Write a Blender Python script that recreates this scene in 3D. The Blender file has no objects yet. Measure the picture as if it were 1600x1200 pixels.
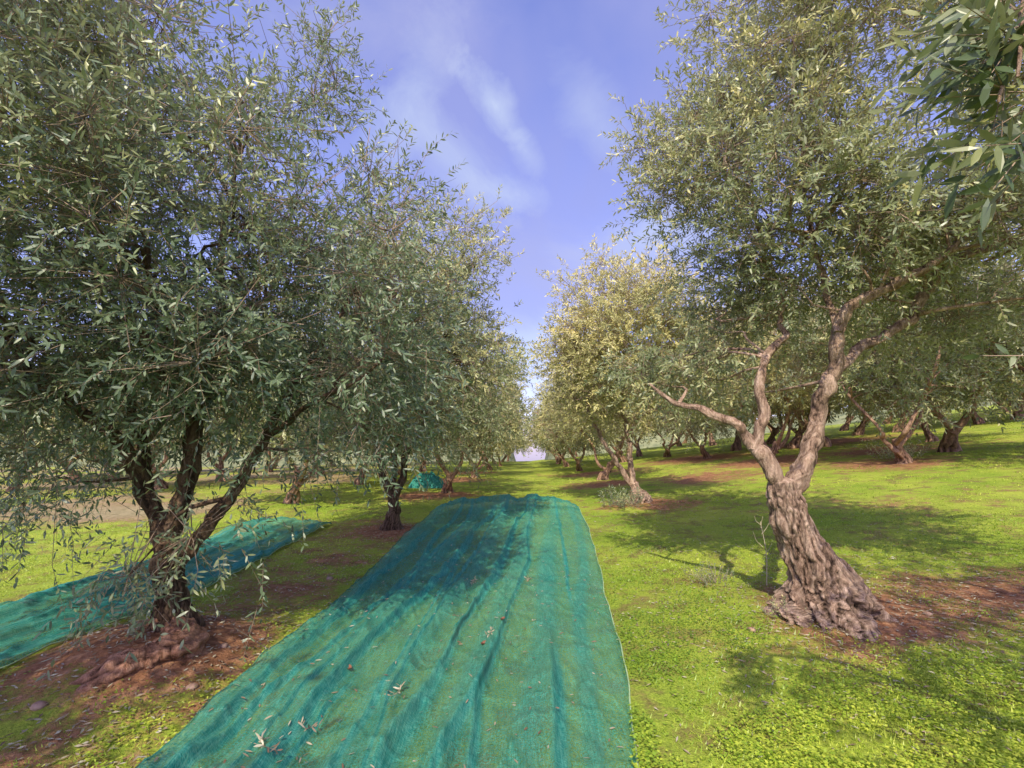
import bpy, math, random
import numpy as np
from mathutils import Vector
rs = np.random.RandomState(7)
C = bpy.context.scene.collection
# ------------------------------------------------------------------ noise
perm = np.random.RandomState(3).permutation(256); perm = np.concatenate([perm, perm, perm])
rv = np.random.RandomState(4).rand(256)
def vnoise(p):
    p = np.asarray(p, float); i = np.floor(p).astype(int); f = p-i; f = f*f*(3-2*f); i &= 255
    out = 0
    for dx in (0, 1):
        wx = f[:, 0] if dx else 1-f[:, 0]
        for dy in (0, 1):
            wy = f[:, 1] if dy else 1-f[:, 1]
            for dz in (0, 1):
                wz = f[:, 2] if dz else 1-f[:, 2]
                h = perm[(perm[(perm[(i[:, 0]+dx) & 255]+i[:, 1]+dy) & 255]+i[:, 2]+dz) & 255]
                out = out+wx*wy*wz*rv[h]
    return out*2-1
def fbm(p, o=3):
    p = np.asarray(p, float); a = 1; s = 0; t = 0
    for k in range(o):
        s = s+a*vnoise(p*(2**k)+17.3*k); t += a; a *= .5
    return s/t
def n2(x, y, sc, o=3, z=0.0):
    x = np.atleast_1d(np.asarray(x, float)).ravel(); y = np.atleast_1d(np.asarray(y, float)).ravel()
    return fbm(np.stack([x*sc, y*sc, np.full(x.shape, z)], 1), o)
def sm(a, b, x):
    t = np.clip((x-a)/(b-a), 0, 1); return t*t*(3-2*t)
# ------------------------------------------------------------------ ground
MOUNDS = [(-2.75, 3.85, .17, .75), (-2.6, 3.35, .12, .45), (3.0, 4.5, .07, .9), (-2.2, 8.6, .10, .7), (3.1, 11.3, .10, .8)]
def gz(x, y):
    x = np.atleast_1d(np.asarray(x, float)); y = np.atleast_1d(np.asarray(y, float)); sh = x.shape
    x = x.ravel(); y = y.ravel()
    xc = np.minimum(x, 70)
    z = 0.122*np.logaddexp(0, xc-2.9) + .45*(1-np.exp(-np.maximum(0, y-6)/10)) - 14*(1-np.exp(-np.maximum(0, y-52)/120))
    z = z - .6*sm(8, 30, -x)
    for mx, my, h, r in MOUNDS:
        z = z+h*np.exp(-((x-mx)**2+(y-my)**2)/r**2)
    z = z + .05*n2(x, y, .45, 2, 3.1) + .018*n2(x, y, 2.6, 2, 9.2)
    return z.reshape(sh)
def g1(x, y): return float(gz([x], [y])[0])
F = 733.0; PIT = math.atan(105/733.0); CAM = np.array([0, 0, 1.5+g1(0, 0)])
cp, sp_ = math.cos(PIT), math.sin(PIT)
def ray(px, py):
    a = (px-800)/F; b = -(py-600)/F
    return np.array([a, cp-b*sp_, sp_+b*cp])
def P(px, py, Y):
    r = ray(px, py); return CAM+r*(Y/r[1])
def proj(c):
    d = np.asarray(c)-CAM; zf = d[1]*cp+d[2]*sp_; return 800+F*d[0]/zf, 600-F*(-d[1]*sp_+d[2]*cp)/zf
def place(px, py):
    r = ray(px, py); t = np.linspace(.8, 60, 6000)
    q = CAM[None]+r[None]*t[:, None]; d = q[:, 2]-gz(q[:, 0], q[:, 1])
    k = np.argmax(d < 0) if (d < 0).any() else int(np.argmin(d))
    return np.array([q[k, 0], q[k, 1], g1(q[k, 0], q[k, 1])])
# ------------------------------------------------------------------ materials
def mat(name):
    m = bpy.data.materials.new(name); m.use_nodes = True; nt = m.node_tree; nt.nodes.clear()
    out = nt.nodes.new('ShaderNodeOutputMaterial'); return m, nt, out
def N(nt, t, **kw):
    n = nt.nodes.new('ShaderNode'+t)
    for k, v in kw.items():
        if k in n.inputs: n.inputs[k].default_value = v
        else: setattr(n, k, v)
    return n
def mixc(nt, f, a, b, mode='MIX'):
    n = nt.nodes.new('ShaderNodeMix'); n.data_type = 'RGBA'; n.blend_type = mode
    for i, v in ((0, f), (6, a), (7, b)):
        if isinstance(v, (int, float)): n.inputs[i].default_value = v
        elif isinstance(v, tuple): n.inputs[i].default_value = (*v, 1)
        else: nt.links.new(v, n.inputs[i])
    return n.outputs[2]
def math_(nt, op, a, b=0.0, clamp=False):
    n = nt.nodes.new('ShaderNodeMath'); n.operation = op; n.use_clamp = clamp
    for i, v in ((0, a), (1, b)):
        if isinstance(v, (int, float)): n.inputs[i].default_value = v
        else: nt.links.new(v, n.inputs[i])
    return n.outputs[0]
def noise(nt, sc, det=3, vec=None, rough=.55, dist=0):
    n = N(nt, 'TexNoise'); n.inputs['Scale'].default_value = sc; n.inputs['Detail'].default_value = det
    n.inputs['Roughness'].default_value = rough; n.inputs['Distortion'].default_value = dist
    if vec is not None: nt.links.new(vec, n.inputs['Vector'])
    return n.outputs['Fac']
def ramp(nt, f, stops):
    n = N(nt, 'ValToRGB'); e = n.color_ramp.elements
    while len(e) < len(stops): e.new(.5)
    for k, (p, c) in enumerate(stops):
        e[k].position = p; e[k].color = (*c, 1) if isinstance(c, tuple) else (c, c, c, 1)
    nt.links.new(f, n.inputs[0]); return n.outputs[0]
def coords(nt, scale=(1, 1, 1)):
    tc = N(nt, 'TexCoord'); mp = N(nt, 'Mapping'); mp.inputs['Scale'].default_value = scale
    nt.links.new(tc.outputs['Object'], mp.inputs[0]); return mp.outputs[0]
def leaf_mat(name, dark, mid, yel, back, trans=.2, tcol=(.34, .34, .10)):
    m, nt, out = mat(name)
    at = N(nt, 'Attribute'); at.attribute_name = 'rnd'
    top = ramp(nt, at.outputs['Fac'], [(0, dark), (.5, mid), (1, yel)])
    bk = mixc(nt, .5, top, back)
    ge = N(nt, 'NewGeometry')
    c = mixc(nt, ge.outputs['Backfacing'], top, bk)
    b = N(nt, 'BsdfPrincipled'); b.inputs['Roughness'].default_value = .40; b.inputs['Specular IOR Level'].default_value = .55
    nt.links.new(c, b.inputs['Base Color'])
    tr = N(nt, 'BsdfTranslucent'); nt.links.new(mixc(nt, .5, c, tcol), tr.inputs[0])
    mx = N(nt, 'MixShader'); mx.inputs[0].default_value = trans
    nt.links.new(b.outputs[0], mx.inputs[1]); nt.links.new(tr.outputs[0], mx.inputs[2]); nt.links.new(mx.outputs[0], out.inputs[0])
    return m
M = {}
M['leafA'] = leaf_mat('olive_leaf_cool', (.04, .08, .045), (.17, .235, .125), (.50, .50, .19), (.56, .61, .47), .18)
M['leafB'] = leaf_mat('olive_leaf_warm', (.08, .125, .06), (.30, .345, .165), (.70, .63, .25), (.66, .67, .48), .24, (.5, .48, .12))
M['leafG'] = leaf_mat('olive_leaf_sunlit_tint', (.16, .19, .065), (.50, .49, .20), (.85, .74, .30), (.74, .71, .46), .26, (.66, .57, .16))  # brighter copy of the olive leaf, golden sunlight put into its colour
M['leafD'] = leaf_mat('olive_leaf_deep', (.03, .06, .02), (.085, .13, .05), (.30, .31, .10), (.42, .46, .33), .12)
M['grass'] = leaf_mat('grass_blade', (.11, .21, .022), (.28, .44, .04), (.68, .74, .09), (.38, .52, .06), .35, (.5, .65, .06))
M['litter'] = leaf_mat('litter_leaf', (.16, .09, .05), (.35, .28, .18), (.5, .48, .34), (.5, .48, .38), .05)
def bark_mat(name, hi, lo, dk):
    m, nt, out = mat(name)
    v = coords(nt, (1, 1, .4))
    n1 = noise(nt, 13, 8, v, .72, .9); n2_ = noise(nt, 3, 3, v); n3 = noise(nt, 70, 4, v, .65)
    c = ramp(nt, n1, [(.35, dk), (.46, lo), (.64, hi)])
    c = mixc(nt, ramp(nt, n2_, [(.4, 0.0), (.75, .4)]), c, tuple(x*.5 for x in hi))
    c = mixc(nt, ramp(nt, n3, [(.3, .4), (.48, 0.0)]), c, dk)
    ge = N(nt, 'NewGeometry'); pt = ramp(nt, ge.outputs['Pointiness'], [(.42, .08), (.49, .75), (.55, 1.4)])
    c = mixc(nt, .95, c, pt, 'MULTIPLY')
    b = N(nt, 'BsdfPrincipled'); b.inputs['Roughness'].default_value = .9; b.inputs['Specular IOR Level'].default_value = .12
    nt.links.new(c, b.inputs['Base Color'])
    bp = N(nt, 'Bump'); bp.inputs['Strength'].default_value = 1.0; bp.inputs['Distance'].default_value = .05
    h = math_(nt, 'ADD', n1, math_(nt, 'MULTIPLY', n3, .4)); nt.links.new(h, bp.inputs['Height']); nt.links.new(bp.outputs[0], b.inputs['Normal'])
    nt.links.new(b.outputs[0], out.inputs[0]); return m
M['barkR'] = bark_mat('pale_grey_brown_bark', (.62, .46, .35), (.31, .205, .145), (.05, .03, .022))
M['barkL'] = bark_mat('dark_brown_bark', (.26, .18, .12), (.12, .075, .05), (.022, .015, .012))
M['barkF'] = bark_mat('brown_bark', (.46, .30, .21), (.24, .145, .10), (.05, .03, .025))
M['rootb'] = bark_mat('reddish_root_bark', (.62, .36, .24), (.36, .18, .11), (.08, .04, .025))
def plain(name, a, b_, sc=20, rough=.85):
    m, nt, out = mat(name); b = N(nt, 'BsdfPrincipled'); b.inputs['Roughness'].default_value = rough
    v = coords(nt); n = noise(nt, sc, 4, v)
    nt.links.new(ramp(nt, n, [(.3, a), (.7, b_)]), b.inputs['Base Color'])
    bp = N(nt, 'Bump'); bp.inputs['Strength'].default_value = .5; bp.inputs['Distance'].default_value = .01
    nt.links.new(n, bp.inputs['Height']); nt.links.new(bp.outputs[0], b.inputs['Normal'])
    nt.links.new(b.outputs[0], out.inputs[0]); return m
M['twig'] = plain('twig_bark', (.20, .14, .10), (.36, .27, .19))
M['stone'] = plain('stone', (.26, .14, .09), (.46, .32, .23), 12)
M['dry'] = plain('dry_stalk', (.42, .36, .24), (.60, .52, .36))
M['hem'] = plain('hem_cord', (.25, .42, .20), (.42, .52, .30), 40)
M['deadleaf'] = plain('dead_leaf', (.12, .045, .03), (.26, .12, .07), 60)
M['hill'] = plain('wooded_hill', (.10, .13, .055), (.30, .31, .14), .35)
def ground_mat():
    m, nt, out = mat('ground_soil_and_grass')
    v = coords(nt)
    at = N(nt, 'Attribute'); at.attribute_name = 'soil'
    n1 = noise(nt, 9, 6, v, .7); n2_ = noise(nt, 60, 4, v, .7); n3 = noise(nt, .8, 4, v, .6); n4 = noise(nt, 2.6, 5, v, .7)
    red = ramp(nt, n1, [(.3, (.13, .06, .03)), (.5, (.32, .155, .08)), (.72, (.52, .30, .17))])
    fld = N(nt, 'Attribute'); fld.attribute_name = 'field'
    pale = ramp(nt, n1, [(.3, (.20, .18, .08)), (.6, (.42, .35, .20)), (.8, (.50, .45, .25))])
    so = mixc(nt, fld.outputs['Fac'], red, pale)
    gr = ramp(nt, n2_, [(.3, (.08, .125, .018)), (.5, (.23, .35, .035)), (.72, (.44, .53, .07))])
    gr2 = mixc(nt, ramp(nt, n3, [(.35, 0.0), (.65, .55)]), gr, (.54, .58, .09))
    gr2 = mixc(nt, ramp(nt, n4, [(.49, 0.0), (.62, .7)]), gr2, (.22, .15, .07))
    d = math_(nt, 'ADD', at.outputs['Fac'], math_(nt, 'MULTIPLY', math_(nt, 'SUBTRACT', n1, .5), 1.1))
    d = math_(nt, 'ADD', d, math_(nt, 'MULTIPLY', math_(nt, 'SUBTRACT', n4, .5), 1.1))
    d = math_(nt, 'ADD', d, math_(nt, 'MULTIPLY', math_(nt, 'SUBTRACT', n2_, .5), 1.0))
    f = ramp(nt, d, [(.28, 0.0), (.72, 1.0)])
    c = mixc(nt, f, gr2, so)
    b = N(nt, 'BsdfPrincipled'); b.inputs['Roughness'].default_value = .95; b.inputs['Specular IOR Level'].default_value = .1
    nt.links.new(c, b.inputs['Base Color'])
    bp = N(nt, 'Bump'); bp.inputs['Strength'].default_value = .9; bp.inputs['Distance'].default_value = .035
    nt.links.new(math_(nt, 'ADD', n1, math_(nt, 'MULTIPLY', n2_, .5)), bp.inputs['Height']); nt.links.new(bp.outputs[0], b.inputs['Normal'])
    nt.links.new(b.outputs[0], out.inputs[0]); return m
M['ground'] = ground_mat()
def net_mat():
    m, nt, out = mat('teal_netting')
    at = N(nt, 'Attribute'); at.attribute_name = 'layers'
    v = coords(nt); vx = coords(nt, (1.0, 9, 1)); vy = coords(nt, (16, .7, 1))
    a = noise(nt, 30, 5, vx, .75); b2 = noise(nt, 12, 5, vy, .75); c2 = noise(nt, 1.3, 5, v, .65); w = noise(nt, 110, 3, v, .75)
    thin = mixc(nt, ramp(nt, c2, [(.36, 0.0), (.64, 1.0)]), (.015, .29, .20), (.10, .42, .25))
    col = mixc(nt, at.outputs['Fac'], thin, (.0, .23, .21))
    wv = math_(nt, 'ADD', math_(nt, 'MULTIPLY', a, .55), math_(nt, 'MULTIPLY', b2, .45))
    col = mixc(nt, ramp(nt, wv, [(.46, 0.0), (.62, .6)]), col, (.26, .60, .42))
    col = mixc(nt, ramp(nt, wv, [(.38, .5), (.5, 0.0)]), col, (.0, .12, .09))
    b = N(nt, 'BsdfPrincipled'); b.inputs['Roughness'].default_value = .65; b.inputs['Specular IOR Level'].default_value = .2
    nt.links.new(col, b.inputs['Base Color'])
    bp = N(nt, 'Bump'); bp.inputs['Strength'].default_value = .8; bp.inputs['Distance'].default_value = .016
    nt.links.new(math_(nt, 'ADD', wv, math_(nt, 'MULTIPLY', w, .5)), bp.inputs['Height']); nt.links.new(bp.outputs[0], b.inputs['Normal'])
    tr = N(nt, 'BsdfTransparent')
    hole = math_(nt, 'MULTIPLY', ramp(nt, w, [(.40, .8), (.58, .22)]), math_(nt, 'SUBTRACT', 1.0, math_(nt, 'MULTIPLY', at.outputs['Fac'], .85)))
    m2 = N(nt, 'MixShader'); nt.links.new(hole, m2.inputs[0]); nt.links.new(b.outputs[0], m2.inputs[1]); nt.links.new(tr.outputs[0], m2.inputs[2])
    nt.links.new(m2.outputs[0], out.inputs[0]); return m
M['net'] = net_mat()
# ------------------------------------------------------------------ mesh buffer
class Buf:
    def __init__(s): s.v = []; s.f = []; s.a = []; s.n = 0
    def add(s, v, f, a=None):
        v = np.asarray(v, float); f = np.asarray(f, int)
        s.v.append(v); s.f.append(f+s.n); s.n += len(v)
        s.a.append(np.full(len(f), .5) if a is None else np.asarray(a, float))
    def build(s, name, m, parent=None, off=(0, 0, 0), smooth=True, vattr=None):
        me = bpy.data.meshes.new(name)
        V = np.concatenate(s.v)-np.asarray(off, float)[None]
        loops = np.concatenate([f.ravel() for f in s.f])
        tot = np.concatenate([np.full(len(f), f.shape[1]) for f in s.f])
        st = np.concatenate([[0], np.cumsum(tot)[:-1]])
        me.vertices.add(len(V)); me.vertices.foreach_set('co', V.astype(np.float32).ravel())
        me.loops.add(len(loops)); me.loops.foreach_set('vertex_index', loops.astype(np.int32))
        me.polygons.add(len(tot)); me.polygons.foreach_set('loop_start', st.astype(np.int32)); me.polygons.foreach_set('loop_total', tot.astype(np.int32))
        me.polygons.foreach_set('use_smooth', np.full(len(tot), smooth))
        me.update(calc_edges=True)
        at = me.attributes.new('rnd', 'FLOAT', 'FACE'); at.data.foreach_set('value', np.concatenate(s.a).astype(np.float32))
        if vattr:
            for k, arr in vattr.items():
                at = me.attributes.new(k, 'FLOAT', 'POINT'); at.data.foreach_set('value', np.asarray(arr, np.float32).ravel())
        me.materials.append(m)
        o = bpy.data.objects.new(name, me); C.objects.link(o); o.parent = parent
        return o
def tag(o, label=None, cat=None, group=None, kind=None):
    if label: o['label'] = label
    if cat: o['category'] = cat
    if group: o['group'] = group
    if kind: o['kind'] = kind
    return o
def empty(name, loc, label, cat, group=None):
    o = bpy.data.objects.new(name, None); C.objects.link(o); o.location = loc; o.empty_display_size = .2
    return tag(o, label, cat, group)
def catmull(pts, n):
    p = np.asarray(pts, float)
    if len(p) == 2: return p[0]+(p[1]-p[0])*np.linspace(0, 1, n)[:, None]
    q = np.vstack([2*p[0]-p[1], p, 2*p[-1]-p[-2]]); out = []
    for t in np.linspace(0, len(p)-1-1e-6, n):
        i = int(t); u = t-i; a, b, c, d = q[i:i+4]
        out.append(.5*((2*b)+(-a+c)*u+(2*a-5*b+4*c-d)*u*u+(-a+3*b-3*c+d)*u**3))
    return np.array(out)
def tube(buf, pts, rad, seg=8, rough=0.0, lobes=0, amp=None, seed=0, nfreq=3.0, twist=0.0, fine=0.0, knob=None):
    pts = np.asarray(pts, float); n = len(pts); rad = np.asarray(rad, float)
    T = np.gradient(pts, axis=0); T /= np.linalg.norm(T, axis=1)[:, None]+1e-9
    ref = np.array([0, 1, 0]) if abs(T[0][1]) < .8 else np.array([1, 0, 0])
    U = np.zeros_like(pts); u = np.cross(T[0], ref); u /= np.linalg.norm(u)
    for i in range(n):
        u = u-T[i]*np.dot(u, T[i]); u /= np.linalg.norm(u)+1e-9; U[i] = u
    W = np.cross(T, U); th = np.linspace(0, 2*math.pi, seg, endpoint=False)
    R = np.repeat(rad[:, None], seg, 1)
    s = np.linspace(0, 1, n)[:, None]
    def pos(R): return (pts[:, None]+(np.cos(th)[None, :, None]*U[:, None]+np.sin(th)[None, :, None]*W[:, None])*R[:, :, None]).reshape(-1, 3)
    if lobes:
        A = (np.asarray(amp) if amp is not None else np.full(n, .15))[:, None]
        ph = seed*1.7
        wob = 1.1*fbm(pos(R)*2.2+seed, 3).reshape(n, seg)
        R = R*(1+A*(1.3*np.abs(np.sin(lobes/2*(th[None]+twist*s+wob)+ph))-.8)+A*.5*np.cos(3*(th[None]+twist*s*.6)+ph*2))
    if rough:
        q = pos(R)
        nn = fbm(q*nfreq+seed*5.1, 4).reshape(n, seg); R = R*(1+rough*nn)
        if fine:
            qq = q*np.array([nfreq*3, nfreq*3, nfreq*1.2]); n3 = fbm(qq+seed*2.2, 3).reshape(n, seg)
            R = R*(1-fine*np.clip(1-np.abs(n3)*5, 0, 1))
            n4 = fbm(q*nfreq*1.7+seed*9, 2).reshape(n, seg); R = R*(1+fine*1.2*np.clip(n4-.1, 0, 1))
        if knob is not None:
            n5 = fbm(q*nfreq*np.array([1.5, 1.5, .8])+seed*3.3, 2).reshape(n, seg); R = R*(1+np.asarray(knob)[:, None]*(1-np.abs(n5)*3.2))
    V = pos(R)
    i = np.arange(n-1)[:, None]*seg; j = np.arange(seg)[None]; j2 = (j+1) % seg
    f = np.stack([i+j, i+j2, i+seg+j2, i+seg+j], -1).reshape(-1, 4)
    base = len(V)
    V = np.vstack([V, pts[-1]+T[-1]*rad[-1]*.5])
    k = (n-1)*seg; tri = np.array([[k+a, k+(a+1) % seg, base] for a in range(seg)])
    buf.add(V, f)
    buf.f.append(tri+buf.n-len(V)); buf.a.append(np.full(len(tri), .5))
def prisms(buf, p0, p1, r0, r1):
    p0 = np.asarray(p0); p1 = np.asarray(p1); n = len(p0)
    if n == 0: return
    d = p1-p0; d /= np.linalg.norm(d, axis=1)[:, None]+1e-9
    u = np.cross(d, np.array([.31, .52, .79])); u /= np.linalg.norm(u, axis=1)[:, None]+1e-9; w = np.cross(d, u)
    vs = []
    for p, r in ((p0, r0), (p1, r1)):
        r = np.broadcast_to(r, (n,))[:, None]
        for k in range(3):
            a = k*2.0944; vs.append(p+(u*math.cos(a)+w*math.sin(a))*r)
    V = np.stack(vs, 1).reshape(-1, 3)
    b = np.arange(n)[:, None]*6
    f = np.concatenate([b+np.array([[k, (k+1) % 3, 3+(k+1) % 3, 3+k]]) for k in range(3)])
    buf.add(V, f)
def norm(a): return a/(np.linalg.norm(a, axis=-1, keepdims=True)+1e-9)
def leaves(buf, p, d, nrm, L, Wd, rnd, hexa=False, bend=.12):
    s = norm(np.cross(d, nrm)); nn = norm(np.cross(s, d)); L = L[:, None]; Wd = Wd[:, None]; n = len(p)
    if hexa:
        st = [(0, 0), (.28, .42), (.65, .46), (1, 0), (.65, -.46), (.28, -.42)]
    else: st = [(0, 0), (.45, .5), (1, 0), (.45, -.5)]
    V = np.stack([p+d*L*a+s*Wd*b-nn*L*bend*a*a for a, b in st], 1).reshape(-1, 3)
    k = len(st); f = np.arange(n)[:, None]*k+np.arange(k)[None]
    buf.add(V, f, rnd)
def sprigs(lb, tb, b, d, L, K, ll, lw, rng, base_rnd, hexa=False, droop=.3, twr=.0022):
    n = len(b)
    if n == 0: return
    g = np.array([0, 0, -1.0]); dr = droop if np.ndim(droop) else np.full(n, droop)
    def pos(s): return b+d*(L*s)[:, None]+g[None]*(L*dr*s*s)[:, None]
    one = np.ones(n)
    prisms(tb, pos(one*0), pos(one*.85), twr, twr*.5)
    u = norm(np.cross(d, rng.normal(size=(n, 3)))); w = np.cross(d, u)
    P_, D_, N_, L_, W_, R_ = [], [], [], [], [], []
    for k in range(K):
        s = one*((k//2*2+1.0+(k % 2)*.3)/K)
        s = np.minimum(s+rng.uniform(-.04, .04, n), 1)
        a = (k//2)*1.57+(k % 2)*math.pi+rng.normal(0, .35, n)
        side = u*np.cos(a)[:, None]+w*np.sin(a)[:, None]
        tg = norm(d+g[None]*(2*dr*s)[:, None])
        ld = norm(tg*(.5+.5*s[:, None])+side*.85+rng.normal(0, .18, (n, 3)))
        P_.append(pos(s)); D_.append(ld); N_.append(norm(tg*.35+np.array([-.1, -.38, .5])+rng.normal(0, .45, (n, 3))))
        L_.append(ll*rng.uniform(.6, 1.15, n)); W_.append(lw*rng.uniform(.75, 1.2, n))
        R_.append(np.clip(base_rnd*.7+rng.rand(n)*.3, 0, 1))
    leaves(lb, np.concatenate(P_), np.concatenate(D_), np.concatenate(N_), np.concatenate(L_), np.concatenate(W_), np.concatenate(R_), hexa)
def sample_clumps(lobes, n, mind, rng, keepf=None):
    out = []; vol = np.array([l[3]*l[4]*l[5] for l in lobes])**.8; pr = vol/vol.sum(); tries = 0
    while len(out) < n and tries < n*60:
        tries += 1
        l = lobes[rng.choice(len(lobes), p=pr)]
        v = rng.normal(size=3); v /= np.linalg.norm(v); v *= rng.uniform(.12, 1)**.45
        c = np.array(l[:3])+v*np.array(l[3:6])
        if keepf is not None and not keepf(c): continue
        if out and np.min(np.linalg.norm(np.array(out)-c, axis=1)) < mind: continue
        out.append(c)
    return np.array(out)
def grow(root, loc, skel, srad, clumps, cen, rng, mats, nspr, K, ll, lw, hexa=False, rc=.42, sl=.28, upb=.35, cut=None, bare=0, twr=.0022, drz=None):
    bb = Buf(); lb = Buf(); tb = Buf()
    S = np.array(skel); R = np.array(srad)
    zt = np.percentile(clumps[:, 2], 90); zb = np.percentile(clumps[:, 2], 10)
    order = np.argsort([np.min(np.linalg.norm(S-c, axis=1)) for c in clumps])
    for ci in order:
        c = clumps[ci]; dd = np.linalg.norm(S-c, axis=1)+.5*np.maximum(0, S[:, 2]-c[2])+.04/np.maximum(R, .012)*.3
        k = int(np.argmin(dd)); p = S[k]; dist = np.linalg.norm(c-p)
        if dist < .05: continue
        r0 = min(R[k]*.75, .008+.014*dist); r1 = .004
        w = rng.normal(0, .13*dist, 3); w2 = rng.normal(0, .08*dist, 3)
        pts = catmull([p, p+(c-p)*.35+w+np.array([0, 0, .06*dist]), p+(c-p)*.7+w2, c], 8)
        rr = np.linspace(r0, r1, 8); tube(bb, pts, rr, 6, rough=.25, seed=ci)
        S = np.vstack([S, pts[2:]]); R = np.concatenate([R, rr[2:]])
    for ci, c in enumerate(clumps):
        n = int(nspr*rng.uniform(.6, 1.4))
        off = rng.normal(0, 1, (n, 3))*rc*rng.uniform(.75, 1.2)*np.array([.6, .6, .55]); b = c+off
        out = norm(b-cen); d = norm(out*.7+norm(off)*.55+np.array([0, 0, upb])+rng.normal(0, .45, (n, 3)))
        dr = np.clip(.25+rng.normal(0, .2, n)+(.5*np.clip((drz-b[:, 2]), 0, 1.2) if drz else 0), -.1, 1.1)
        L = sl*rng.uniform(.6, 1.3, n)
        if cut is not None:
            m = cut(b) & cut(b+d*L[:, None])
            b, d, dr, L, off = b[m], d[m], dr[m], L[m], off[m]
        n = len(b)
        if n == 0: continue
        hgt = np.clip((c[2]-zb)/(zt-zb+1e-6), 0, 1)          # sunlight on the crown top painted in as yellower leaf colour
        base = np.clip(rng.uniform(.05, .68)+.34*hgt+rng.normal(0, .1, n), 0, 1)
        q = c+off*.12; e = slice(0, n, 2)
        prisms(tb, q[e], b[e], twr*1.6, twr)
        sprigs(lb, tb, b, d, L, K, ll, lw, rng, base, hexa, dr, twr)
        if bare:
            k = bare; b2 = c+rng.normal(0, rc*.6, (k, 3)); d2 = norm(rng.normal(0, 1, (k, 3))+np.array([0, 0, -.2])); l2 = rng.uniform(.15, .4, k)[:, None]
            if cut is not None:
                m = cut(b2) & cut(b2+d2*l2*1.3); b2, d2, l2 = b2[m], d2[m], l2[m]; k = len(b2)
            prisms(tb, b2, b2+d2*l2, twr*1.4, twr*.5)
    bb.build('branches', mats[0], root, loc); tb.build('twigs', M['twig'], root, loc, smooth=False)
    return lb.build('crown', mats[1], root, loc, smooth=False)
def make_hero(label, group, base, trunk, limbs, lobes, ncl, nspr, K, ll, lw, mats, seed, hexa=False, mind=.3, extra=None, flare=1.0, **kw):
    rng = np.random.RandomState(seed)
    loc = np.array([base[0], base[1], g1(base[0], base[1])])
    root = empty('olive_tree', loc, label, 'olive tree', group)
    tp = np.array(trunk); n = 140
    pts = catmull(tp[:, :3], n); rr = catmull(np.stack([tp[:, 3]]*3, 1), n)[:, 0]
    s = np.linspace(0, 1, n); amp = .05+.27*flare*np.exp(-s*3.6)
    rr = rr*(1+.12*flare*np.exp(-s*10))
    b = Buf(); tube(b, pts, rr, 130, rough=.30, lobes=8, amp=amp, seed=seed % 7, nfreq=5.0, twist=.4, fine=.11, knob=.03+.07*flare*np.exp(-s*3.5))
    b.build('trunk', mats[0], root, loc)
    skel = []; srad = []
    for li, lm in enumerate(limbs):
        lm = np.array(lm); m = 10+8*len(lm); pt = catmull(lm[:, :3], m); r_ = catmull(np.stack([lm[:, 3]]*3, 1), m)[:, 0]
        pt = pt+np.stack([fbm(pt*2.8+31*li+k*9, 3) for k in range(3)], 1)*.12*np.sin(np.linspace(0, math.pi, m))[:, None]
        b = Buf(); tube(b, pt, r_, 28, rough=.5, lobes=4, amp=np.full(m, .1), seed=li+seed % 5, nfreq=8, fine=.12)
        b.build('limb', mats[0], root, loc)
        k0 = m//3; skel += list(pt[k0:]); srad += list(r_[k0:])
    cl = sample_clumps(lobes, ncl, mind, rng, kw.pop('keepf', None))
    if extra is not None: cl = np.vstack([cl, np.array(extra)])
    cen = np.array(kw.pop('cen', np.mean([l[:3] for l in lobes], 0)))
    grow(root, loc, skel, srad, cl, cen, rng, mats, nspr, K, ll, lw, hexa, **kw)
    return root
def Pl(Y0, lst):
    return [(*P(px, py, Y0+dy), r) for px, py, dy, r in lst]
# ------------------------------------------------------------------ setting: ground
NET_R = lambda y: np.interp(y, [.6, 2.5, 3.2, 6.0, 9, 11, 12.6], [.55, .60, .74, 1.10, 1.40, 1.52, 1.5])
NET_L = lambda y: np.interp(y, [.6, 2.5, 5.4, 9, 12.2], [-1.75, -1.8, -1.78, -1.75, -1.7])
def in_net(x, y, m=0.0):
    a = (y < 10.4+m) & (x < NET_R(y)+m) & (x > NET_L(y)-m)
    b = (y < 9.3+m) & (x > -4.85-m) & (x < -3.5+m)
    return a | b
SOILS = [(-2.65, 3.7, .95, 1.15), (-2.5, 5.6, .9, .6), (-2.3, 7, .9, .5), (-2.2, 8.7, 1.0, .95), (3.05, 4.3, .9, .9), (2.5, 3.9, .6, .5), (4.4, 4.7, .9, .8), (2.2, 5.5, .6, .3), (3.2, 11.3, 1.2, .8), (3.2, 16.5, 1.4, .9), (-2.3, 14, 1.4, 1.0),
         (10.5, 13.5, 1.7, .9), (9.5, 18, 2.4, 1.0), (6.5, 15.5, 2.2, .8), (13, 17, 2.6, .8), (9.5, 24, 3, 1.0), (16, 24, 3.5, .9), (5.2, 22, 2, .6), (-2.3, 20, 1.6, .8), (-2.3, 26, 1.6, .8), (3.2, 22, 1.6, .8), (7, 8.5, 1.2, .35), (-2.6, 1.9, .8, .3)]
def field(x, y):
    return np.clip(sm(-5.5, -7.5, x)*sm(7.5, 10.5, y+.8*n2(x, y, .4, 2))+.0, 0, 1)*np.clip(.5+.9*n2(x, y, .35, 2, 2.2), 0, 1)
def soil(x, y):
    s = np.zeros_like(x)
    for a, b, r, k in SOILS: s = np.maximum(s, k*np.exp(-(((x-a)**2+(y-b)**2)/r**2)))
    s = np.maximum(s, .48*sm(-1.85, -2.3, x)*sm(-3.6, -2.9, x)*(y < 10))
    s = s+.34*n2(x, y, .7, 3, 5.5)*(s > .02)+.28*n2(x, y, 1.7, 3, 7.7)
    f = field(x, y); s = np.maximum(s, f*1.1)
    s = s*(1-.75*in_net(x, y))
    return np.clip(s, 0, 1)
nx, ny = 430, 470
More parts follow.
